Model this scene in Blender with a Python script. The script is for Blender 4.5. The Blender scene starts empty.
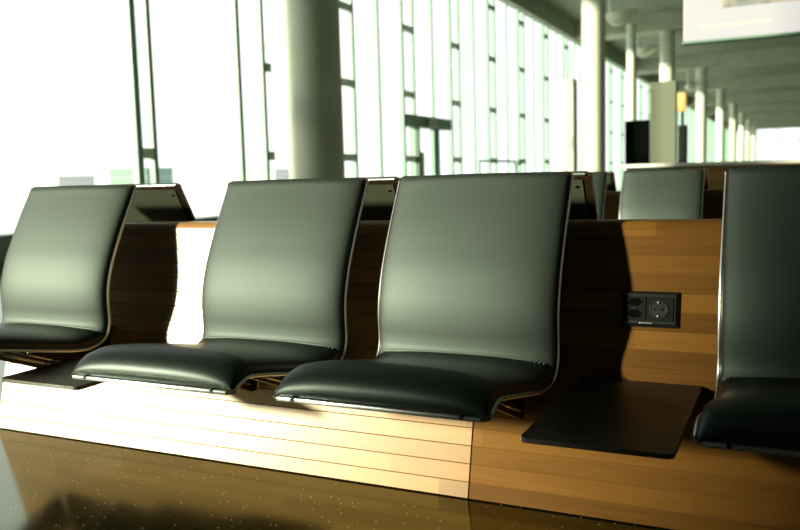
import bpy, bmesh, math, random
from mathutils import Vector, Matrix

random.seed(4)
C = bpy.context.scene.collection
scene = bpy.context.scene

# ------------------------------------------------------------------ materials
def new_mat(name):
    m = bpy.data.materials.new(name)
    m.use_nodes = True
    nt = m.node_tree
    b = nt.nodes['Principled BSDF']
    return m, nt, b

def plain(name, col, rough=.5, metal=0., spec=.5, noise=0., nscale=30., bump=0., coat=0.):
    m, nt, b = new_mat(name)
    b.inputs['Base Color'].default_value = (*col, 1)
    b.inputs['Roughness'].default_value = rough
    b.inputs['Metallic'].default_value = metal
    b.inputs['Specular IOR Level'].default_value = spec
    if coat:
        b.inputs['Coat Weight'].default_value = coat
        b.inputs['Coat Roughness'].default_value = .15
    if noise or bump:
        tc = nt.nodes.new('ShaderNodeTexCoord')
        n = nt.nodes.new('ShaderNodeTexNoise')
        n.inputs['Scale'].default_value = nscale
        n.inputs['Detail'].default_value = 5
        nt.links.new(tc.outputs['Object'], n.inputs['Vector'])
        if noise:
            r = nt.nodes.new('ShaderNodeValToRGB')
            r.color_ramp.elements[0].position = .3
            r.color_ramp.elements[1].position = .7
            r.color_ramp.elements[0].color = (*[c*(1-noise) for c in col], 1)
            r.color_ramp.elements[1].color = (*[min(1, c*(1+noise)) for c in col], 1)
            nt.links.new(n.outputs['Fac'], r.inputs['Fac'])
            nt.links.new(r.outputs['Color'], b.inputs['Base Color'])
        if bump:
            bp = nt.nodes.new('ShaderNodeBump')
            bp.inputs['Strength'].default_value = bump
            bp.inputs['Distance'].default_value = .002
            nt.links.new(n.outputs['Fac'], bp.inputs['Height'])
            nt.links.new(bp.outputs['Normal'], b.inputs['Normal'])
    return m

PLANK = .0478
def wood_mat(name, c0, c1, c2, rough=.38, spec=.35):
    """horizontal boards: a row index from the height, grain stretched along the board"""
    m, nt, b = new_mat(name)
    N, L = nt.nodes, nt.links
    tc = N.new('ShaderNodeTexCoord')
    sep = N.new('ShaderNodeSeparateXYZ'); L.new(tc.outputs['Object'], sep.inputs[0])
    def math_(op, a, bb=None):
        n = N.new('ShaderNodeMath'); n.operation = op
        for i, v in enumerate((a, bb)):
            if v is None: continue
            if isinstance(v, (int, float)): n.inputs[i].default_value = v
            else: L.new(v, n.inputs[i])
        return n.outputs[0]
    row = math_('FLOOR', math_('DIVIDE', math_('ADD', sep.outputs['Z'], .002), PLANK))
    rn = N.new('ShaderNodeTexWhiteNoise'); rn.noise_dimensions = '1D'; L.new(row, rn.inputs['W'])
    xo = math_('ADD', sep.outputs['X'], math_('MULTIPLY', rn.outputs['Value'], 7.3))
    seg = math_('FLOOR', math_('DIVIDE', xo, .83))
    comb = N.new('ShaderNodeCombineXYZ'); L.new(row, comb.inputs[0]); L.new(seg, comb.inputs[1])
    wn = N.new('ShaderNodeTexWhiteNoise'); wn.noise_dimensions = '2D'; L.new(comb.outputs[0], wn.inputs['Vector'])
    # grain
    gx = N.new('ShaderNodeCombineXYZ')
    L.new(math_('MULTIPLY', xo, 1.6), gx.inputs[0])
    L.new(math_('MULTIPLY', row, 5.7), gx.inputs[1])
    L.new(math_('MULTIPLY', sep.outputs['Z'], 34), gx.inputs[2])
    g = N.new('ShaderNodeTexNoise'); g.inputs['Scale'].default_value = 2.6; g.inputs['Detail'].default_value = 7
    g.inputs['Roughness'].default_value = .62; g.inputs['Distortion'].default_value = .6
    L.new(gx.outputs[0], g.inputs['Vector'])
    ramp = N.new('ShaderNodeValToRGB')
    ramp.color_ramp.elements[0].position = 0; ramp.color_ramp.elements[0].color = (*c0, 1)
    ramp.color_ramp.elements[1].position = 1; ramp.color_ramp.elements[1].color = (*c2, 1)
    e = ramp.color_ramp.elements.new(.5); e.color = (*c1, 1)
    mixv = math_('ADD', math_('MULTIPLY', wn.outputs['Value'], .62), math_('MULTIPLY', math_('SUBTRACT', g.outputs['Fac'], .3), .62))
    L.new(mixv, ramp.inputs['Fac'])
    L.new(ramp.outputs['Color'], b.inputs['Base Color'])
    b.inputs['Roughness'].default_value = rough
    b.inputs['Specular IOR Level'].default_value = spec
    bp = N.new('ShaderNodeBump'); bp.inputs['Strength'].default_value = .12; bp.inputs['Distance'].default_value = .002
    L.new(g.outputs['Fac'], bp.inputs['Height']); L.new(bp.outputs['Normal'], b.inputs['Normal'])
    return m

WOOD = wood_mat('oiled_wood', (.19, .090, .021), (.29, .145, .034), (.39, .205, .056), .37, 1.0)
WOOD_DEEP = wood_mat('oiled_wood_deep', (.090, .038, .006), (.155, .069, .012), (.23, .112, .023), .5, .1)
GROOVE = plain('board_groove', (.17, .080, .020), .8, spec=.1)

def leather(name, col, rough=.60, ior=1.475, spec=1.):
    m, nt, b = new_mat(name)
    N, L = nt.nodes, nt.links
    tc = N.new('ShaderNodeTexCoord')
    v = N.new('ShaderNodeTexVoronoi'); v.inputs['Scale'].default_value = 420
    L.new(tc.outputs['Object'], v.inputs['Vector'])
    n = N.new('ShaderNodeTexNoise'); n.inputs['Scale'].default_value = 9; n.inputs['Detail'].default_value = 6
    L.new(tc.outputs['Object'], n.inputs['Vector'])
    r = N.new('ShaderNodeValToRGB')
    r.color_ramp.elements[0].position = .3; r.color_ramp.elements[0].color = (*[c*.88 for c in col], 1)
    r.color_ramp.elements[1].position = .7; r.color_ramp.elements[1].color = (*[c*1.12 for c in col], 1)
    L.new(n.outputs['Fac'], r.inputs['Fac']); L.new(r.outputs['Color'], b.inputs['Base Color'])
    b.inputs['Roughness'].default_value = rough
    b.inputs['IOR'].default_value = ior
    b.inputs['Specular IOR Level'].default_value = spec
    b.inputs['Specular Tint'].default_value = (.78, .99, .98, 1)
    bp = N.new('ShaderNodeBump'); bp.inputs['Strength'].default_value = .28; bp.inputs['Distance'].default_value = .0006
    L.new(v.outputs['Distance'], bp.inputs['Height']); L.new(bp.outputs['Normal'], b.inputs['Normal'])
    return m
LEATHER = leather('black_leather', (.009, .012, .008))
LEATHER_SEAT = leather('smooth_black_leather', (.006, .009, .008), .40, 1.45, .42)
STITCH = plain('stitch_thread', (.09, .10, .085), .8)
ALU = plain('brushed_aluminium', (.70, .78, .82), .30, .95)
SHELL = plain('seat_shell_lacquer', (.030, .018, .010), .35, spec=.4)
BACKP = plain('seat_rear_panel', (.045, .052, .036), .35, spec=.5)
STEEL = plain('dark_steel', (.012, .012, .011), .4, .3)
TABLE = plain('table_laminate', (.020, .017, .014), .42, spec=.4, bump=.05, nscale=300)
TEDGE = plain('table_edge', (.05, .05, .045), .35)
BLACKP = plain('black_plastic', (.007, .010, .008), .5, spec=.3)
SOCK = plain('socket_plastic', (.004, .007, .0055), .6, spec=.12)
HOLE = plain('socket_hole', (.0015, .0025, .002), .7, spec=.02)
CHROME = plain('chrome', (.8, .8, .78), .15, 1.)
CONC = plain('column_concrete', (.70, .78, .64), .6, noise=.06, nscale=3, bump=.1)
CEIL = plain('ceiling_concrete', (.34, .40, .31), .75, noise=.1, nscale=1.2)
BEAMM = plain('beam_concrete', (.48, .53, .42), .75, noise=.1, nscale=1.2)
POST = plain('green_grey_steel', (.20, .35, .29), .45)
POSTL = plain('pale_green_steel', (.72, .86, .78), .45)
DARKF = plain('dark_frame', (.12, .22, .17), .5)
WING = plain('wing_paint', (.80, .84, .70), .5)
TOTEM = plain('totem_panel', (.13, .15, .105), .5)
WHITEP = plain('white_panel', (.80, .82, .78), .5)
PALEP = plain('pale_green_panel', (.26, .29, .21), .5)
SILL = plain('sill_metal', (.16, .22, .23), .5)
WALLM = plain('hall_wall', (.42, .46, .38), .7, noise=.05, nscale=2)
GROUND = plain('apron_concrete', (.75, .75, .72), .9, noise=.05, nscale=.05)
FAR = plain('far_building', (.20, .29, .25), .8)
FARP = plain('far_pale_building', (.44, .46, .45), .8)
FARD = plain('far_building_bands', (.15, .24, .20), .8)
FARB = plain('far_pale_bands', (.36, .38, .37), .8)
RUBBER = plain('rubber', (.01, .01, .01), .8)

def floor_mat():
    m, nt, b = new_mat('polished_terrazzo')
    N, L = nt.nodes, nt.links
    tc = N.new('ShaderNodeTexCoord')
    n = N.new('ShaderNodeTexNoise'); n.inputs['Scale'].default_value = 90; n.inputs['Detail'].default_value = 8
    L.new(tc.outputs['Object'], n.inputs['Vector'])
    r = N.new('ShaderNodeValToRGB')
    r.color_ramp.elements[0].position = .35; r.color_ramp.elements[0].color = (.0025, .0021, .0007, 1)
    r.color_ramp.elements[1].position = .7; r.color_ramp.elements[1].color = (.020, .017, .006, 1)
    L.new(n.outputs['Fac'], r.inputs['Fac'])
    v = N.new('ShaderNodeTexVoronoi'); v.inputs['Scale'].default_value = 60; v.feature = 'F1'
    L.new(tc.outputs['Object'], v.inputs['Vector'])
    sp = N.new('ShaderNodeSeparateColor'); L.new(v.outputs['Color'], sp.inputs[0])
    lt = N.new('ShaderNodeMath'); lt.operation = 'LESS_THAN'; lt.inputs[1].default_value = .13; L.new(v.outputs['Distance'], lt.inputs[0])
    l2 = N.new('ShaderNodeMath'); l2.operation = 'LESS_THAN'; l2.inputs[1].default_value = .30; L.new(sp.outputs[0], l2.inputs[0])
    mu = N.new('ShaderNodeMath'); mu.operation = 'MULTIPLY'; L.new(lt.outputs[0], mu.inputs[0]); L.new(l2.outputs[0], mu.inputs[1])
    mx = N.new('ShaderNodeMix'); mx.data_type = 'RGBA'
    L.new(mu.outputs[0], mx.inputs['Factor']); L.new(r.outputs['Color'], mx.inputs['A']); mx.inputs['B'].default_value = (.45, .43, .34, 1)
    L.new(mx.outputs['Result'], b.inputs['Base Color'])
    n2 = N.new('ShaderNodeTexNoise'); n2.inputs['Scale'].default_value = 5; n2.inputs['Detail'].default_value = 6
    L.new(tc.outputs['Object'], n2.inputs['Vector'])
    mr = N.new('ShaderNodeMapRange'); mr.inputs['To Min'].default_value = .06; mr.inputs['To Max'].default_value = .20
    L.new(n2.outputs['Fac'], mr.inputs['Value']); L.new(mr.outputs['Result'], b.inputs['Roughness'])
    b.inputs['Specular IOR Level'].default_value = .8
    b.inputs['IOR'].default_value = 1.75
    b.inputs['Specular Tint'].default_value = (.80, 1, .46, 1)
    return m
FLOOR = floor_mat()

def glass_mat():
    m, nt, b = new_mat('window_glass')
    N, L = nt.nodes, nt.links
    N.remove(b)
    out = N['Material Output']
    t = N.new('ShaderNodeBsdfTransparent'); t.inputs['Color'].default_value = (.97, .99, .98, 1)
    g = N.new('ShaderNodeBsdfGlossy'); g.inputs['Roughness'].default_value = .02
    mx = N.new('ShaderNodeMixShader'); mx.inputs[0].default_value = .03
    L.new(t.outputs[0], mx.inputs[1]); L.new(g.outputs[0], mx.inputs[2])
    L.new(mx.outputs[0], out.inputs['Surface'])
    return m
GLASS = glass_mat()

def emit(name, col, s):
    m, nt, b = new_mat(name)
    b.inputs['Base Color'].default_value = (*[c*.8 for c in col], 1)
    b.inputs['Emission Color'].default_value = (*col, 1)
    b.inputs['Emission Strength'].default_value = s
    return m
SIGNW = emit('backlit_poster', (.92, .90, .85), .80)
SIGNW.node_tree.nodes['Principled BSDF'].inputs['Base Color'].default_value = (.06, .06, .055, 1)
SIGNO = emit('lit_orange_sign', (1., .58, .20), .7)
SIGNT = emit('poster_print_ochre', (.80, .70, .42), .6)

def photo_print():
    m, nt, b = new_mat('poster_picture')
    N, L = nt.nodes, nt.links
    tc = N.new('ShaderNodeTexCoord')
    n = N.new('ShaderNodeTexNoise'); n.inputs['Scale'].default_value = 2.4; n.inputs['Detail'].default_value = 4
    L.new(tc.outputs['Object'], n.inputs['Vector'])
    r = N.new('ShaderNodeValToRGB')
    r.color_ramp.elements[0].position = .35; r.color_ramp.elements[0].color = (.12, .14, .14, 1)
    r.color_ramp.elements[1].position = .65; r.color_ramp.elements[1].color = (.45, .34, .26, 1)
    L.new(n.outputs['Fac'], r.inputs['Fac'])
    L.new(r.outputs['Color'], b.inputs['Base Color']); L.new(r.outputs['Color'], b.inputs['Emission Color'])
    b.inputs['Emission Strength'].default_value = .6
    return m
PICT = photo_print()

# ------------------------------------------------------------------ mesh helpers
class MB:
    def __init__(s): s.v = []; s.f = []; s.mi = []
    def add(s, vs, fs, mi=0):
        o = len(s.v); s.v += [tuple(v) for v in vs]
        s.f += [tuple(i+o for i in f) for f in fs]; s.mi += [mi]*len(fs); return s
    def box(s, a, b, mi=0):
        (x0, y0, z0), (x1, y1, z1) = a, b
        vs = [(x0,y0,z0),(x1,y0,z0),(x1,y1,z0),(x0,y1,z0),(x0,y0,z1),(x1,y0,z1),(x1,y1,z1),(x0,y1,z1)]
        return s.add(vs, [(0,3,2,1),(4,5,6,7),(0,1,5,4),(1,2,6,5),(2,3,7,6),(3,0,4,7)], mi)
    def bbox(s, a, b, r=.003, mi=0):
        """box with bevelled edges"""
        bm = bmesh.new()
        bmesh.ops.create_cube(bm, size=1)
        for v in bm.verts:
            v.co = Vector([(a[i]+b[i])/2 + v.co[i]*(b[i]-a[i]) for i in range(3)])
        bmesh.ops.bevel(bm, geom=bm.edges[:], offset=r, segments=2, affect='EDGES', profile=.5)
        bm.verts.index_update()
        s.add([v.co for v in bm.verts], [[v.index for v in f.verts] for f in bm.faces], mi)
        bm.free(); return s
    def cyl(s, p0, p1, r, n=20, r1=None, mi=0):
        p0, p1 = Vector(p0), Vector(p1); r1 = r if r1 is None else r1
        d = (p1-p0).normalized(); u = d.orthogonal().normalized(); w = d.cross(u)
        vs = []
        for P, R in ((p0, r), (p1, r1)):
            for k in range(n):
                a = 2*math.pi*k/n; vs.append(P+u*R*math.cos(a)+w*R*math.sin(a))
        fs = [(k, (k+1) % n, n+(k+1) % n, n+k) for k in range(n)]
        fs += [tuple(range(n-1, -1, -1)), tuple(range(n, 2*n))]
        return s.add(vs, fs, mi)
    def tube(s, pts, r, n=10, mi=0):
        for a, b in zip(pts[:-1], pts[1:]): s.cyl(a, b, r, n, mi=mi)
        return s
    def extrude_x(s, prof, x0, x1, mi=0):
        """closed profile of (y,z) swept along x"""
        n = len(prof)
        vs = [(x0, y, z) for y, z in prof]+[(x1, y, z) for y, z in prof]
        fs = [(k, n+k, n+(k+1) % n, (k+1) % n) for k in range(n)]
        fs += [tuple(range(n)), tuple(range(2*n-1, n-1, -1))]
        return s.add(vs, fs, mi)
    def build(s, name, mats, parent=None, smooth=False, angle=None):
        me = bpy.data.meshes.new(name)
        me.from_pydata(s.v, [], s.f)
        mats = mats if isinstance(mats, (list, tuple)) else [mats]
        for m in mats: me.materials.append(m)
        for p, i in zip(me.polygons, s.mi): p.material_index = i
        bm = bmesh.new(); bm.from_mesh(me)
        bmesh.ops.recalc_face_normals(bm, faces=bm.faces); bm.to_mesh(me); bm.free()
        if smooth or angle:
            for p in me.polygons: p.use_smooth = True
            if angle: me.set_sharp_from_angle(angle=math.radians(angle))
        o = bpy.data.objects.new(name, me); C.objects.link(o)
        if parent: o.parent = parent
        return o

def tag(o, label=None, cat=None, group=None, kind=None):
    if label: o['label'] = label
    if cat: o['category'] = cat
    if group: o['group'] = group
    if kind: o['kind'] = kind
    return o
def empty(name, loc=(0, 0, 0), rz=0):
    o = bpy.data.objects.new(name, None); C.objects.link(o)
    o.empty_display_size = .1; o.location = loc; o.rotation_euler.z = rz; return o
def kids(o): return [c for c in bpy.data.objects if c.parent == o]
def copy_tree(o, parent=None):
    c = o.copy(); C.objects.link(c); c.parent = parent
    for ch in kids(o): copy_tree(ch, c)
    return c

# ------------------------------------------------------------------ seat
ZO = .066
PROF = [(-.408,.348),(-.395,.3555),(-.372,.366),(-.340,.3735),(-.29,.3665),(-.22,.3525),(-.08,.323),(-.02,.312),(.033,.3075),(.075,.314),
        (.104,.332),(.119,.358),(.1225,.39),(.1210,.43),(.1230,.468),(.1300,.505),(.150,.566),(.178,.626),(.206,.680),(.233,.728),(.262,.778),(.2885,.826)]
PROF = [(y, z+ZO) for y, z in PROF]
def catmull(pts, n):
    out = []
    for i in range(len(pts)-1):
        p0, p1, p2, p3 = (Vector(pts[max(i-1, 0)]), Vector(pts[i]), Vector(pts[i+1]), Vector(pts[min(i+2, len(pts)-1)]))
        for k in range(n):
            t = k/n
            out.append(.5*((2*p1)+(-p0+p2)*t+(2*p0-5*p1+4*p2-p3)*t*t+(-p0+3*p1-3*p2+p3)*t**3))
    out.append(Vector(pts[-1])); return out
def resample(pts, step):
    L = [0]
    for a, b in zip(pts[:-1], pts[1:]): L.append(L[-1]+(b-a).length)
    n = int(round(L[-1]/step)); out = []; j = 0
    for i in range(n+1):
        s = L[-1]*i/n
        while j < len(L)-2 and L[j+1] < s: j += 1
        t = (s-L[j])/max(1e-9, L[j+1]-L[j]); out.append(pts[j].lerp(pts[j+1], t))
    return out, L[-1]
CURVE, SLEN = resample(catmull(PROF, 10), .006)
NP = len(CURVE)
def normal2(i):
    a = CURVE[max(0, i-2)]; b = CURVE[min(NP-1, i+2)]; t = (b-a).normalized(); return Vector((-t.y, t.x))   # to the sitter's side
HW = .2555
def halfw(s, hw):
    """the shell's corners are rounded off at both ends"""
    r = .016
    for e in (s, SLEN-s):
        if e < r: return hw - r + math.sqrt(max(0, r*r-(r-e)**2))
    return hw
CREASE = next(i for i in range(NP) if CURVE[i].y > .115 and CURVE[i].x > .1)*SLEN/(NP-1)

def make_shell(t=.009):
    m = MB(); vs = []; n = NP
    for i, p in enumerate(CURVE):
        s = SLEN*i/(NP-1); w = halfw(s, HW); nn = normal2(i); q = p-nn*t
        e = .0035 if .012 < s < SLEN-.012 else 0
        vs += [(-w+e, p.x, p.y), (w-e, p.x, p.y), (-w+e, q.x, q.y), (w-e, q.x, q.y)]
        c = p.lerp(q, .28); d = p.lerp(q, .72)
        vs += [(-w, c.x, c.y), (w, c.x, c.y), (-w, d.x, d.y), (w, d.x, d.y)]
    top = []; bot = []; side = []
    for i in range(n-1):
        a = 8*i; b = a+8
        top.append((a, a+1, b+1, b)); bot.append((a+2, b+2, b+3, a+3))
        for u, v in ((0, 4), (4, 6), (6, 2), (1, 5), (5, 7), (7, 3)): side.append((a+u, b+u, b+v, a+v))
    e = 8*(n-1)
    side += [(0, 4, 6, 2, 3, 7, 5, 1), (e, e+1, e+5, e+7, e+3, e+2, e+6, e+4)]
    m.add(vs, []); m.f += top+bot; m.mi += [0]*(len(top)+len(bot)); m.f += side; m.mi += [1]*len(side)
    return m

def make_pad(s0, s1, T, hw, rs0, rs1, ex=2.3):
    """upholstered pad lying on the shell between two arc lengths, rounded on all four sides"""
    m = MB(); i0 = int(round(s0/SLEN*(NP-1))); i1 = int(round(s1/SLEN*(NP-1)))
    NU = 40
    us = []
    for k in range(NU+1):
        c = math.cos(math.pi*k/NU); sn = math.sin(math.pi*k/NU)
        us.append((-math.copysign(abs(c)**(2/ex), c), abs(sn)**(2/ex)))
    # extra rings close to both ends so that the rounding is smooth
    ss = []
    a, b = SLEN*i0/(NP-1), SLEN*i1/(NP-1)
    for f in (0, .03, .1, .22, .4, .65): ss.append(a+rs0*f)
    q = a+rs0
    while q < b-rs1: ss.append(q); q += .008
    for f in (.95, .65, .4, .22, .1, .03, 0): ss.append(b-rs1*f)
    rows = []
    def at(s):
        f = s/SLEN*(NP-1); i = min(NP-2, int(f)); t = f-i
        return CURVE[i].lerp(CURVE[i+1], t), (normal2(i).lerp(normal2(i+1), t)).normalized()
    for s in ss:
        p, nn = at(s); w = min(hw, halfw(s, HW)-.003)
        d0, d1 = s-a, b-s; ts = 1.
        for d, r in ((d0, rs0), (d1, rs1)):
            if d < r: ts *= math.sqrt(max(0, 1-((r-d)/r)**2.2))
        row = []
        for u, e in us:
            h = .0008+T*e*ts
            row.append((u*w, p.x+nn.x*h, p.y+nn.y*h))
        rows.append(row)
    n = NU+1
    for row in rows: m.v += row
    for i in range(len(rows)-1):
        for k in range(NU):
            m.f.append((i*n+k, i*n+k+1, (i+1)*n+k+1, (i+1)*n+k)); m.mi.append(0)
    # underside
    o = len(m.v)
    for s in ss:
        p, nn = at(s); w = min(hw, halfw(s, HW)-.003)
        m.v += [(-w, p.x+nn.x*.0008, p.y+nn.y*.0008), (w, p.x+nn.x*.0008, p.y+nn.y*.0008)]
    for i in range(len(rows)-1):
        m.f.append((o+2*i, o+2*i+2, o+2*i+3, o+2*i+1)); m.mi.append(0)
    return m

def point(s, off):
    f = s/SLEN*(NP-1); i = min(NP-2, int(f)); t = f-i
    p = CURVE[i].lerp(CURVE[i+1], t); nn = normal2(i); return p+nn*off, nn

def make_seat():
    root = empty('waiting_chair')
    sh = make_shell().build('seat_shell', [SHELL, ALU], root, angle=50)
    sh['label'] = 'dark lacquered seat shell with bright aluminium edge'
    seat_pad = make_pad(.006, CREASE, .050, .247, .075, .016, 2.8)
    c = seat_pad.build('seat_cushion', LEATHER_SEAT, root, smooth=True)
    b = make_pad(CREASE-.002, SLEN-.003, .036, .2455, .010, .028).build('back_cushion', LEATHER, root, smooth=True)
    # stitched welt along the foot of the back cushion
    st = MB(); k = -.205
    while k < .205:
        h = .036*abs(1-abs(k/.247)**2.3)**(1/2.3)
        P, nn = point(CREASE+.018, h+.0012); Q, _ = point(CREASE+.0194, h+.0014)
        st.cyl((k, P.x, P.y), (k+.0042, P.x, P.y), .0011, 6); k += .0068
    st.build('stitching', STITCH, b)
    wl = MB(); pts = []
    for i in range(41):
        k = -.232+.464*i/40; h = .036*abs(1-abs(k/.247)**2.3)**(1/2.3)
        P, nn = point(CREASE+.0055, h*.90); pts.append((k, P.x, P.y))
    wl.tube(pts, .0032, 8).build('welt', LEATHER_SEAT, b, smooth=True)
    # round aluminium bead along the top edge
    tp = CURVE[-1]-normal2(NP-1)*.0085-(CURVE[-1]-CURVE[-4]).normalized()*.0055
    MB().cyl((-.236, tp.x, tp.y), (.236, tp.x, tp.y), .0048, 14).build('top_trim', ALU, root, angle=50)
    # aluminium profile along the front lip
    p, nn = CURVE[0], normal2(0)
    t = MB()
    y, z = CURVE[0].x, CURVE[0].y
    t.bbox((-.238, y-.0045, z-.0065), (.238, y+.010, z+.0025), .002)
    ft = t.build('front_trim', ALU, root, angle=40); ft['label'] = 'bright aluminium strip along the front lip'
    for sx in (-.196, .196): MB().bbox((sx-.004, y-.007, z-.004), (sx+.004, y+.004, z+.0055), .001).build('trim_clip', STEEL, ft)
    # panel screwed on the rear of the backrest
    m = MB(); ss = [CREASE+.16+i*(SLEN-.024-CREASE-.16)/24 for i in range(25)]
    vs = []
    for s in ss:
        P, nn = point(s, -.0095); Q, _ = point(s, -.0125)
        vs += [(-.226, P.x, P.y), (.226, P.x, P.y), (-.226, Q.x, Q.y), (.226, Q.x, Q.y)]
    fs = []
    for i in range(24):
        a = 4*i; b2 = a+4
        fs += [(a, a+1, b2+1, b2), (a+2, b2+2, b2+3, a+3), (a, b2, b2+2, a+2), (a+1, a+3, b2+3, b2+1)]
    fs += [(0, 2, 3, 1), (96, 97, 99, 98)]
    m.add(vs, fs)
    rp = m.build('rear_panel', BACKP, root, angle=40); rp['label'] = 'greenish dark panel on the rear of the backrest'
    for sx in (-.208, .208):
        P, nn = point(SLEN-.044, -.0125); Q, _ = point(SLEN-.044, -.0150)
        MB().cyl((sx, P.x, P.y), (sx, Q.x, Q.y), .005, 14).build('screw', CHROME, rp)
    # two cantilever brackets from the wooden beam, and their bolts
    for sx in (-.13, .13):
        br = MB()
        prof = [(-.235, .415), (-.10, .386), (.03, .3655), (.05, .368), (.256, .40), (.205, .235), (.185, .235), (-.20, .394)]
        br.extrude_x(prof, sx-.006, sx+.006)
        bk = br.build('bracket', STEEL, root)
        e = MB(); e.tube([(sx+.008, -.17, .392), (sx+.008, -.02, .336), (sx+.008, .17, .262)], .0035, 8)
        ob = e.build('brace_rod', ALU, bk, smooth=True)
    for sx in (-.20, .20):
        MB().cyl((sx, -.15, .396), (sx, -.15, .388), .010, 16).build('bolt', CHROME, root, angle=40)
    return root

SEAT = make_seat()

# ------------------------------------------------------------------ wooden beam
W0, WS = .158, .253           # the boards' front plane: y = W0 + WS*z
YC = .40                      # the bench is symmetrical about this plane
ZT = .735
BX0, BX1, SEAM = -1.885, 1.27, -.012
def front_profile():
    """outer skin from the floor up, with a V groove between boards"""
    pts = []; z = .004; pts.append((W0+WS*z, z))
    k = 1
    while k*PLANK < ZT-.01:
        g = k*PLANK-.002
        pts += [(W0+WS*(g-.0014), g-.0014), (W0+WS*g+.0016, g), (W0+WS*(g+.0014), g+.0014)]
        k += 1
    pts.append((W0+WS*ZT, ZT)); return pts
def cladding(mirror=False):
    pts = front_profile()
    inner = [(y+.022, z) for y, z in reversed(pts) if True]
    inner = [(W0+WS*ZT+.022, ZT), (W0+WS*.004+.022, .004)]
    pr = pts+inner
    if mirror: pr = [(2*YC-y, z) for y, z in pr]
    return pr
def make_bench():
    root = empty('wooden_bench')
    for mir in (False, True):
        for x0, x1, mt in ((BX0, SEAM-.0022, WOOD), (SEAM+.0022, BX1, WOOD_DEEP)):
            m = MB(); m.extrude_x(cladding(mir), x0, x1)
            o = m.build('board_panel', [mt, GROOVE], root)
            zs = [k*PLANK-.002 for k in range(1, 20)]
            for p in o.data.polygons:          # the groove faces are the steep or overhanging slivers
                if len(p.vertices) == 4 and p.area < .0032*(x1-x0) and abs(p.normal.x) < .1 and .02 < p.center.z < ZT-.012 and (abs(p.center.y-(W0+WS*p.center.z)) < .004 or abs((2*YC-p.center.y)-(W0+WS*p.center.z)) < .004):
                    p.material_index = 1
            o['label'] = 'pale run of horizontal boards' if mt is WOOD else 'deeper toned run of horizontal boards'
    # rounded ridge
    yt = W0+WS*ZT
    half = [(yt-.0005, ZT+.0005), (yt+.004, ZT+.011), (yt+.012, ZT+.018), (yt+.022, ZT+.0205)]
    pr = half+[(2*YC-y, z) for y, z in reversed(half)]
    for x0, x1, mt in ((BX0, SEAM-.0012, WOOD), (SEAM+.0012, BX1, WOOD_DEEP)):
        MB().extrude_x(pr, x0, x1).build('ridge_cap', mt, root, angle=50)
    # end boards and dark core
    w = .03
    for x0, x1 in ((BX0+.001, BX0+.02), (BX1-.02, BX1-.001)):
        z0, z1 = .004, ZT
        pr = [(W0+WS*z0+w, z0), (W0+WS*z1+w, z1), (2*YC-W0-WS*z1-w, z1), (2*YC-W0-WS*z0-w, z0)]
        MB().extrude_x(pr, x0, x1).build('end_panel', WOOD, root)
    z0, z1 = .0, .70
    pr = [(W0+WS*z0+.028, z0), (W0+WS*z1+.028, z1), (2*YC-W0-WS*z1-.028, z1), (2*YC-W0-WS*z0-.028, z0)]
    MB().extrude_x(pr, BX0+.025, BX1-.025).build('core', STEEL, root)
    return root
BENCH = make_bench()

# ------------------------------------------------------------------ side table
def make_table():
    root = empty('side_table')
    m = MB(); z1 = .35; z0 = z1-.011; hw = .153; y0, y1 = -.30, W0+WS*z1-.003
    # plate with rounded front corners
    r = .018; outl = []
    for cx, cy, a0 in ((hw-r, y1, None), (-(hw-r), y1, None), (-hw+r, y0+r, 180), (hw-r, y0+r, 270)):
        if a0 is None: outl.append((math.copysign(hw, cx), y1))
        else:
            for k in range(7):
                a = math.radians(a0+15*k); outl.append((cx+r*math.cos(a), cy+r*math.sin(a)))
    n = len(outl)
    ch = .0015
    rings = [(0, z0), (0, z1-ch)]
    vs = [(x, y, z0) for x, y in outl]+[(x, y, z1-ch) for x, y in outl]
    vs += [(x*(1-ch/hw), y+(ch if y < 0 else 0), z1) for x, y in outl]
    m.add(vs, [tuple(range(n-1, -1, -1)), tuple(range(2*n, 3*n))], 0)
    m.add(vs, [(k, (k+1) % n, n+(k+1) % n, n+k) for k in range(n)]+[(n+k, n+(k+1) % n, 2*n+(k+1) % n, 2*n+k) for k in range(n)], 1)
    m.build('table_top', [TABLE, TEDGE], root, angle=40)
    for sx in (-.09, .09):
        b = MB(); b.extrude_x([(-.12, z0-.0005), (y1-.005, z0-.0005), (W0+WS*.26-.002, .26), (-.12, z0-.012)], sx-.004, sx+.004)
        b.build('support_bracket', STEEL, root)
    return root
TABLET = make_table()

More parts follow.
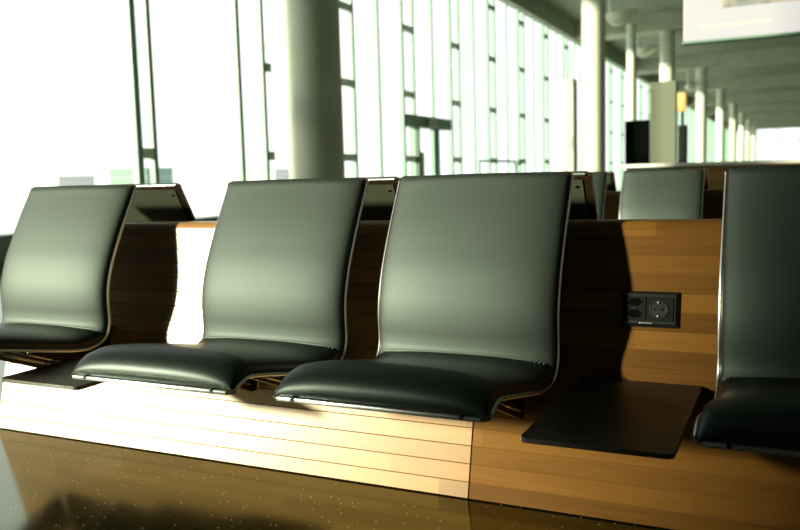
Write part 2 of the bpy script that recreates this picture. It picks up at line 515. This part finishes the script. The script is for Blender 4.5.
# ------------------------------------------------------------------ power outlet
def make_outlet():
    z = .530; root = empty('power_outlet', (.448, W0+WS*z-.0070, z+.0018)); root.rotation_euler.x = -math.atan(WS)
    # local: x right, y into the boards, z up along the slope
    hw, hh = .0775, .0465
    m = MB()
    def ring(w, h, y): return [(-w, y, -h), (w, y, -h), (w, y, h), (-w, y, h)]
    R = ring(hw, hh, .007)+ring(hw, hh, .0055)+ring(hw-.010, hh-.009, -.0055)+ring(hw-.0125, hh-.0115, -.0055)+ring(hw-.013, hh-.012, -.001)
    fs = []
    for a in range(4):
        for k in range(4): fs.append((4*a+k, 4*a+(k+1) % 4, 4*a+4+(k+1) % 4, 4*a+4+k))
    fs.append((16, 17, 18, 19)); fs.append((3, 2, 1, 0))
    m.add(R, fs); m.build('cover_frame', BLACKP, root)
    # left insert: two hexagonal sockets one above the other
    li = MB(); li.bbox((-.0625, -.0040, -.031), (-.006, -.0005, .032), .001)
    lf = li.build('double_socket', SOCK, root)
    for cz in (.0165, -.0135):
        hx = [(-.0195, 0), (-.0125, .0078), (-.006, .0108), (.006, .0108), (.0125, .0078), (.0195, 0), (.0125, -.0078), (.006, -.0108), (-.006, -.0108), (-.0125, -.0078)]
        h = MB(); n = len(hx)
        vs = [(-.0342+x, -.0042, cz+z_) for x, z_ in hx]+[(-.0342+x*.86, -.0046, cz+z_*.82) for x, z_ in hx]
        h.add(vs, [(k, (k+1) % n, n+(k+1) % n, n+k) for k in range(n)]+[tuple(range(n, 2*n))])
        h.build('socket_well', HOLE, lf)
    MB().cyl((-.0342, -.004, .0015), (-.0342, -.0054, .0015), .0032, 14).build('fixing_screw', CHROME, lf)
    # right insert: round socket with two earth clips
    ri = MB(); ri.bbox((-.004, -.0040, -.031), (.0625, -.0005, .032), .001)
    rf = ri.build('round_socket', SOCK, root)
    cx = .0262; cz = -.0005
    w = MB(); n = 36
    prof = [(.0245, -.0040), (.0238, -.0058), (.0215, -.0060), (.0202, -.0044), (.0195, -.0042)]
    vs = []
    for r, y in prof:
        vs += [(cx+r*math.cos(2*math.pi*k/n), y, cz+r*math.sin(2*math.pi*k/n)) for k in range(n)]
    fs = [(a*n+k, a*n+(k+1) % n, (a+1)*n+(k+1) % n, (a+1)*n+k) for a in range(len(prof)-1) for k in range(n)]
    w.add(vs, fs).add(vs[-n:], [tuple(range(n))])
    w.build('round_well', BLACKP, rf, angle=40)
    for zz in (.01775, -.01775): MB().bbox((cx-.003, -.0064, cz+zz-.0028), (cx+.003, -.0040, cz+zz+.0028), .0008).build('earth_clip', CHROME, rf)
    for sx in (-.0095, .0095): MB().cyl((cx+sx, -.0043, cz), (cx+sx, -.0047, cz), .0029, 14).build('contact_hole', HOLE, rf)
    MB().cyl((cx, -.0042, cz), (cx, -.0056, cz), .0024, 14).build('fixing_screw', CHROME, rf)
    pl = MB(); pl.bbox((-.0215, -.0064, -.0385), (.0105, -.0020, -.0355), .0004)
    p = pl.build('name_strip', ALU, root); p['label'] = 'small silver name strip at the foot of the frame'
    return root
OUT = make_outlet()
tag(OUT, 'black recessed power outlet with one round and two hexagonal sockets in the wooden boards', 'power outlet')

# ------------------------------------------------------------------ lay out the benches
XS = [-1.509, -.612, 0., .883]
front_names = ['black leather bench seat at the left edge of the photo, before the sunlit boards',
               'black leather bench seat right of the small left table, beside the sunlit patch of boards',
               'black leather bench seat in the middle, left of the power outlet',
               'black leather bench seat cut off by the right edge of the photo']
rear_names = ['seat facing away whose dark rear panel shows right of the leftmost front seat',
              'seat facing away behind the front seat beside the sunlit patch of boards',
              'seat facing away behind the middle front seat, a narrow dark strip with one screw',
              'seat facing away hidden behind the rightmost front seat']
for j, x in enumerate(XS):
    o = SEAT if j == 0 else copy_tree(SEAT)
    o.location = (x, 0, 0); tag(o, front_names[j], 'seat', 'front seats of the near bench')
for j, x in enumerate(XS):
    o = copy_tree(SEAT); o.location = (x, 2*YC, 0); o.rotation_euler.z = math.pi
    tag(o, rear_names[j], 'seat', 'rear seats of the near bench')
for j, (x, lab) in enumerate(((.4315, 'flat dark side table below the power outlet, between middle and right seats'), (-1.11, 'flat dark side table at lower left, between the two left seats'))):
    o = TABLET if j == 0 else copy_tree(TABLET)
    o.location = (x, 0, 0); tag(o, lab, 'table', 'side tables of the near bench')
tag(BENCH, 'long wooden bench base of horizontal boards carrying the near row of seats', 'bench')

DY = 3.43
bb = copy_tree(BENCH); bb.location = (.018, DY, 0); tag(bb, 'wooden bench base of the second bench, blurred behind the near one', 'bench')
b_front = {0: 'leather seat at the left end of the second bench, hidden behind the near row',
           1: 'blurred dark seat of the second bench, right of the middle front seat',
           2: 'blurred grey green leather seat of the second bench above the power outlet',
           3: 'leather seat of the second bench behind the rightmost front seat'}
b_rear = {0: 'rear facing seat at the left end of the second bench',
          1: 'rear facing seat of the second bench left of the blurred grey green seat',
          2: 'rear facing seat of the second bench, dark panel right of the blurred grey green seat',
          3: 'rear facing seat of the second bench behind the rightmost front seat'}
for j, x in enumerate(XS):
    o = copy_tree(SEAT); o.location = (x+.018, DY, 0); tag(o, b_front[j], 'seat', 'front seats of the second bench')
    if j in (0, 3): continue
    o = copy_tree(SEAT); o.location = (x+.018, DY+2*YC, 0); o.rotation_euler.z = math.pi
    tag(o, b_rear[j], 'seat', 'rear seats of the second bench')

# ------------------------------------------------------------------ hall shell
XW, XR, Y0, Y1, ZC = -8.22, 15., -34., 141., 7.6
def struct(o): o['kind'] = 'structure'; return o
struct(MB().box((XW-.1, Y0, -.2), (XR, Y1, 0)).build('floor', FLOOR))
struct(MB().box((XW-.2, Y0, ZC), (XR, Y1, ZC+.3)).build('ceiling', CEIL))
m = MB(); m.box((XR, Y0, 0), (XR+.2, -5, ZC)).box((XR, 2, 0), (XR+.2, Y1, ZC)).box((XR, -5, 0), (XR+.2, 2, 1.)).box((XR, -5, 2.6), (XR+.2, 2, ZC))
struct(m.build('wall_right', WALLM))
w31 = struct(empty('window_31', (XR+.1, -1.5, 1.)))  # unseen glazing strip, added to give the aluminium seat edges a highlight
MB().box((-.006, -3.5, 0), (.006, 3.5, 1.6)).build('glass_pane', GLASS, w31)
struct(MB().box((XW-.2, Y0-.2, 0), (XR+.2, Y0, ZC)).build('wall_back', WALLM))
# far end: a glazed gable
fe = MB(); fe.box((XW-.2, Y1, 0), (-7.2, Y1+.2, ZC)); fe.box((13.8, Y1, 0), (XR, Y1+.2, ZC)); fe.box((-7.2, Y1, 6.9), (13.8, Y1+.2, ZC))
struct(fe.build('wall_front', WALLM))
wn = struct(empty('window_20', (0, Y1, 0)))
for k in range(8): MB().box((-7.2+3*k-.06, -.05, 0), (-7.2+3*k+.06, .05, 6.9)).build('mullion', POSTL, wn)
for z in (1.4, 3., 5.): MB().box((-7.2, -.04, z-.06), (13.8, .04, z+.06)).build('transom', POSTL, wn)
MB().box((-7.2, .06, 0), (13.8, .075, 6.9)).build('glass_pane', GLASS, wn)
# transverse ceiling beams, an edge beam above the columns
CY = [6.4-14.9*2+14.9*k for k in range(11)]
n = 1
yb = Y0+4
bys = []
for cy in CY:
    bys += [cy]
for y in bys:
    if y < Y0 or y > Y1: continue
    struct(MB().box((XW, y-.8, 6.87), (XR, y+.8, ZC)).build('trim_%d' % n, BEAMM)); n += 1
# band above the glazing, convector plinth below it
struct(MB().box((XW-.2, Y0, 6.82), (XW+.15, Y1, ZC)).build('trim_%d' % n, CEIL)); n += 1
struct(MB().bbox((XW+.04, Y0, 0), (XW+.42, 17.1, .33), .01).build('baseboard_left', SILL)); n += 1

# ---- glazed left wall: ladder posts with panes between
posts = [(7.78, .36)]+[(10.40, .78)]+[(14.03+3.3*k, .70) for k in range(0, 38)]
posts = [(1.86, .30)]+posts
RZ = [-.28+1.652*k for k in range(1, 5)]
wi = 1
for i, (y, w) in enumerate(posts):
    if y > Y1-1: break
    far = y > 75
    root = struct(empty('window_%d' % wi, (XW, y, 0))); 
    wi += 1
    if wi == 20: wi = 21
    near = w < .5
    MB().box((-.06, -.05, 0), (.06, .05 if not near else .07, 6.82)).build('post', POST, root)
    MB().box((-.05, w-.045, 0), (.05, w+.045, 6.82)).build('post', POST, root)
    for z in (RZ if i > 2 else RZ[:1] if i == 1 else [z_ for z_ in RZ]):
        if i == 2:
            MB().box((-.05, w+.046, z-.08), (.05, w+.24, z+.08)).build('rung', POSTL, root); continue
        MB().box((-.05, .05, z-.08), (.05, w-.05, z+.08)).build('rung', POSTL, root)
    ny = posts[i+1][0] if i+1 < len(posts) else Y1
    mid = (w+ny-y)/2
    if ny-y-w > 1.5 and y > 12: MB().box((-.03, mid-.045, 0), (.03, mid+.045, 6.82)).build('mullion', POST, root)
    MB().box((-.012, .02, .05), (-.004, ny-y-.02, 6.81)).build('glass_pane', GLASS, root)

# door in the glazing (dark header and jambs)
d = struct(empty('door_1', (XW, 17.33, 0)))
MB().box((-.14, .05, 2.20), (.14, 3.0, 2.50)).build('header', DARKF, d)
MB().box((-.12, .68, 0), (.12, .80, 2.20)).build('jamb', DARKF, d)
MB().box((-.12, 2.05, 0), (.12, 2.14, 2.20)).build('jamb', DARKF, d)
MB().bbox((.14, 1.2, 2.23), (.22, 1.75, 2.46), .02).build('door_closer', PALEP, d)
MB().bbox((.05, .86, 0), (.10, 1.1, 1.55), .01).build('door_leaf', PALEP, d)

# unseen solid left wall, added to cut sky light; its high window shapes the sun
m = MB()
m.box((XW-.2, Y0, 0), (XW, -8.95, 6.82)); m.box((XW-.2, 1.0, 0), (XW, 1.83, 6.82))
m.box((XW-.2, -8.95, 0), (XW, 1.0, 1.7)); m.box((XW-.2, -8.95, 5.), (XW, 1.0, 6.82))
struct(m.build('wall_left_blocker', WALLM))
hw_ = struct(empty('window_30', (XW-.1, 0, 0)))  # opening sized so the sun fades out along the seats
MB().box((-.006, -8.95, 1.7), (.006, 1.0, 5.)).build('glass_pane', GLASS, hw_)
MB().box((-.08, -8.95, 1.7), (.08, 1.0, 1.76)).build('window_sill', POST, hw_); MB().box((-.08, -8.95, 4.94), (.08, 1.0, 5.)).build('window_head', POST, hw_)

# ------------------------------------------------------------------ columns
def column(x, y, r, h, lab):
    root = empty('round_column', (x, y, 0))
    MB().cyl((0, 0, 0), (0, 0, h), r, 48).build('shaft', CONC, root, angle=40)
    MB().cyl((0, 0, 0), (0, 0, .10), r+.012, 48).build('skirting', SILL, root, angle=40)
    tag(root, lab, 'column', 'round columns along the hall'); return root
clabels = ['column', 'column', 'wide round column before the bright glazing, behind the second seat from left',
           'second round column, pale and sunlit, right of the white pillar', 'slim round column rising behind the pale totem',
           'bright round column right of the orange sign, fourth in the row', 'fifth round column of the row, right of the bright one',
           'sixth round column of the receding row', 'seventh round column of the receding row', 'eighth round column of the receding row',
           'last round column of the row, beside the far bright window']
for k, cy in enumerate(CY):
    if k < 2: continue
    column(-4.22, cy, .322, 6.868, clabels[k])
column(-5.28, 33.4, .20, 6.87, 'thin pale column standing nearer the glazing, right of the second column')

# light reflector wings hung beside the columns
def wing(x0, x1, y, z, lab):
    root = empty('light_wing', (x0, y, z))
    m = MB(); n = 14; L = x1-x0; vs = []
    for i in range(n+1):
        t = i/n; x = L*t; top = .16*t+.05; w = .55*(.35+.65*math.sin(math.pi*min(1, .2+t*.8)))
        bot = top-.04-.26*math.sin(math.pi*min(1, t**.6))
        vs += [(x, -w, bot), (x, w, bot), (x, w, top), (x, -w, top)]
    fs = []
    for i in range(n):
        a = 4*i; b = a+4
        for k in range(4): fs.append((a+k, a+(k+1) % 4, b+(k+1) % 4, b+k))
    fs += [(0, 1, 2, 3), (4*n+3, 4*n+2, 4*n+1, 4*n)]
    m.add(vs, fs).build('blade', WING, root, angle=40)
    MB().cyl((.12, 0, .1), (.12, 0, 6.87-z if y < 30 else 6.87-z), .05, 12).build('hanger', POSTL, root)
    tag(root, lab, 'light reflector', 'reflector wings under the ceiling')
wing(-5.0, -3.95, 27, 6.06, 'curved pale reflector wing under the ceiling, just right of the second column')
wing(-5.5, -4.5, 35.6, 6.05, 'curved pale reflector wing on a hanger beside the slim third column')
wing(-5.1, -4.45, 51, 5.85, 'small curved reflector wing left of the fourth column')

# ------------------------------------------------------------------ things along the hall
wp = empty('white_pillar', (-4.42, 19, 0))
MB().bbox((-.235, -.2, .08), (.235, .2, 3.22), .01).build('body', WHITEP, wp); MB().box((-.25, -.21, 0), (.25, .21, .08)).build('plinth', SILL, wp)
tag(wp, 'white square information pillar left of the second round column', 'pillar')

kb = empty('gate_screen', (-2.84, 20.2, 0))
MB().bbox((-.325, -.07, 1.05), (.325, .07, 2.19), .012).build('screen', HOLE, kb)
MB().bbox((-.10, -.05, 0), (.10, .05, 1.05), .005).build('stand', STEEL, kb)
MB().bbox((-.3, -.25, 0), (.3, .25, .03), .005).build('foot', STEEL, kb)
tag(kb, 'large black display screen on a stand, left of the pale totem', 'screen')

tt = empty('gate_totem', (-2.18, 20, 0))
MB().bbox((-.315, -.15, .06), (.315, .15, 3.10), .015).build('body', TOTEM, tt); MB().box((-.33, -.165, 0), (.33, .165, .06)).build('plinth', SILL, tt)
tag(tt, 'tall pale green totem slab between the black screen and the orange sign', 'totem')

os_ = empty('gate_sign', (-2.19, 24, 0))
MB().bbox((-.11, -.08, 0), (.15, .08, 2.20), .01).build('post', BLACKP, os_)
MB().bbox((-.18, -.10, 2.60), (.10, .10, 3.14), .03).build('lamp_box', SIGNO, os_)
MB().box((-.03, -.03, 2.20), (.05, .03, 2.599)).build('neck', STEEL, os_)
tag(os_, 'lit orange sign on a black post right of the pale totem', 'sign')

ct = empty('long_counter', (0, 10.6, 0))
MB().bbox((-1.50, -.30, .935), (3.6, .30, .985), .008).build('counter_top', WHITEP, ct)
MB().bbox((-.62, -.24, .0), (3.5, .24, .934), .006).build('counter_front', WOOD, ct)
MB().bbox((-1.40, -.24, .0), (-.64, .24, .934), .006).build('counter_end', BLACKP, ct)
tag(ct, 'long counter with pale top and wooden front behind the second bench', 'counter')

ra = empty('barrier_rail', (-8.0, 22.4, 0))
r_ = MB(); r_.tube([(0, 0, 0), (0, 0, 1.34), (.9, .9, 1.30), (.9, .9, 0)], .035, 10); r_.build('rail_frame', DARKF, ra, smooth=False)
MB().bbox((.84, .84, 1.18), (1.0, 1.2, 1.34), .02).build('card_reader', DARKF, ra)
tag(ra, 'small dark hoop rail standing before the bright glazing', 'rail')

# hanging poster box, upper right
ps = empty('hanging_poster', (1.75, 12, 2.87))
MB().bbox((-2.55, -.10, 0), (2.55, .10, 1.75), .02).build('light_box', SIGNW, ps)
MB().bbox((-1.98, -.108, .455), (1.98, -.101, 1.55), .002).build('picture', PICT, ps)
x = -2.30
random.seed(9)
while x < -1.28:
    w = random.uniform(.05, .16)
    MB().box((x, -.106, .195), (x+w, -.1005, .195+random.choice((.018, .024, .024)))).build('caption_word', SIGNT, ps); x += w+.035
for x in (-2.2, 2.2): MB().cyl((x, 0, 1.75), (x, 0, 4.0), .015, 10).build('hanger', STEEL, ps)
MB().bbox((-2.57, -.12, -.035), (2.57, .12, -.001), .005).build('bottom_rail', DARKF, ps)
tag(ps, 'big white backlit poster box hanging from the ceiling at upper right', 'poster')

# ------------------------------------------------------------------ outside
struct(MB().box((-900, -600, -4.2), (600, 900, -4.0)).build('ground', GROUND))
def far_building(x, y, w, d_, h, lab, bands=3, FAR=FAR, FARD=FARD):
    root = empty('terminal_building', (x, y, -4))
    MB().box((-w/2, -d_/2, 0), (w/2, d_/2, h)).build('wall', FAR, root)
    MB().box((-w/2-.3, -d_/2-.3, h), (w/2+.3, d_/2+.3, h+.5)).build('roof', FARD, root)
    for k in range(bands):
        z = h*(k+.55)/bands
        MB().box((-w/2-.05, -d_/2-.05, z-.5), (w/2+.05, d_/2+.05, z+.4)).build('window_band', FARD, root)
    tag(root, lab, 'building', 'buildings across the apron')
far_building(-186, 200, 15, 12, 9.6, 'pale green low building across the apron beside the left post', 4)
far_building(-218, 300, 44, 20, 9.4, 'long pale building across the apron, left of the wide column', 1, FARP, FARB)
far_building(-300, 262, 40, 20, 9.0, 'long pale building across the apron at the left edge', 1, FARP, FARB)

# ------------------------------------------------------------------ light
w = bpy.data.worlds.new('sky'); scene.world = w; w.use_nodes = True
nt = w.node_tree; bg = nt.nodes['Background']
bg.inputs['Color'].default_value = (.98, 1., .985, 1); bg.inputs['Strength'].default_value = 1.5
EL = 13.5
sd = bpy.data.lights.new('sun', 'SUN'); sd.energy = 11.5; sd.angle = math.radians(3.4); sd.color = (1, .92, .64)
so = bpy.data.objects.new('sun', sd); C.objects.link(so)
dirv = Vector((.695, .716, -math.tan(math.radians(EL)))).normalized()
so.rotation_euler = dirv.to_track_quat('-Z', 'Y').to_euler(); so.location = (-20, -24, 8)

# ------------------------------------------------------------------ camera
cd = bpy.data.cameras.new('camera'); cam = bpy.data.objects.new('camera', cd); C.objects.link(cam)
fw = Vector((-.42900062, .89710551, -.10564173)); r = Vector((.90308459, .42853182, -.02826144)); u = Vector((-.01991735, .10752759, .99400257))
M = Matrix(((r.x, u.x, -fw.x, .77554), (r.y, u.y, -fw.y, -1.88085), (r.z, u.z, -fw.z, .88721), (0, 0, 0, 1)))
cam.matrix_world = M
cd.sensor_width = 36; cd.lens = 820.58/800*36; cd.clip_start = .05; cd.clip_end = 2000
cd.dof.use_dof = True; cd.dof.focus_distance = 2.15; cd.dof.aperture_fstop = 3.6
scene.camera = cam
scene.view_settings.view_transform = 'Standard'; scene.view_settings.look = 'None'
scene.view_settings.gamma = 1; scene.view_settings.use_curve_mapping = False
scene.view_settings.exposure = 0
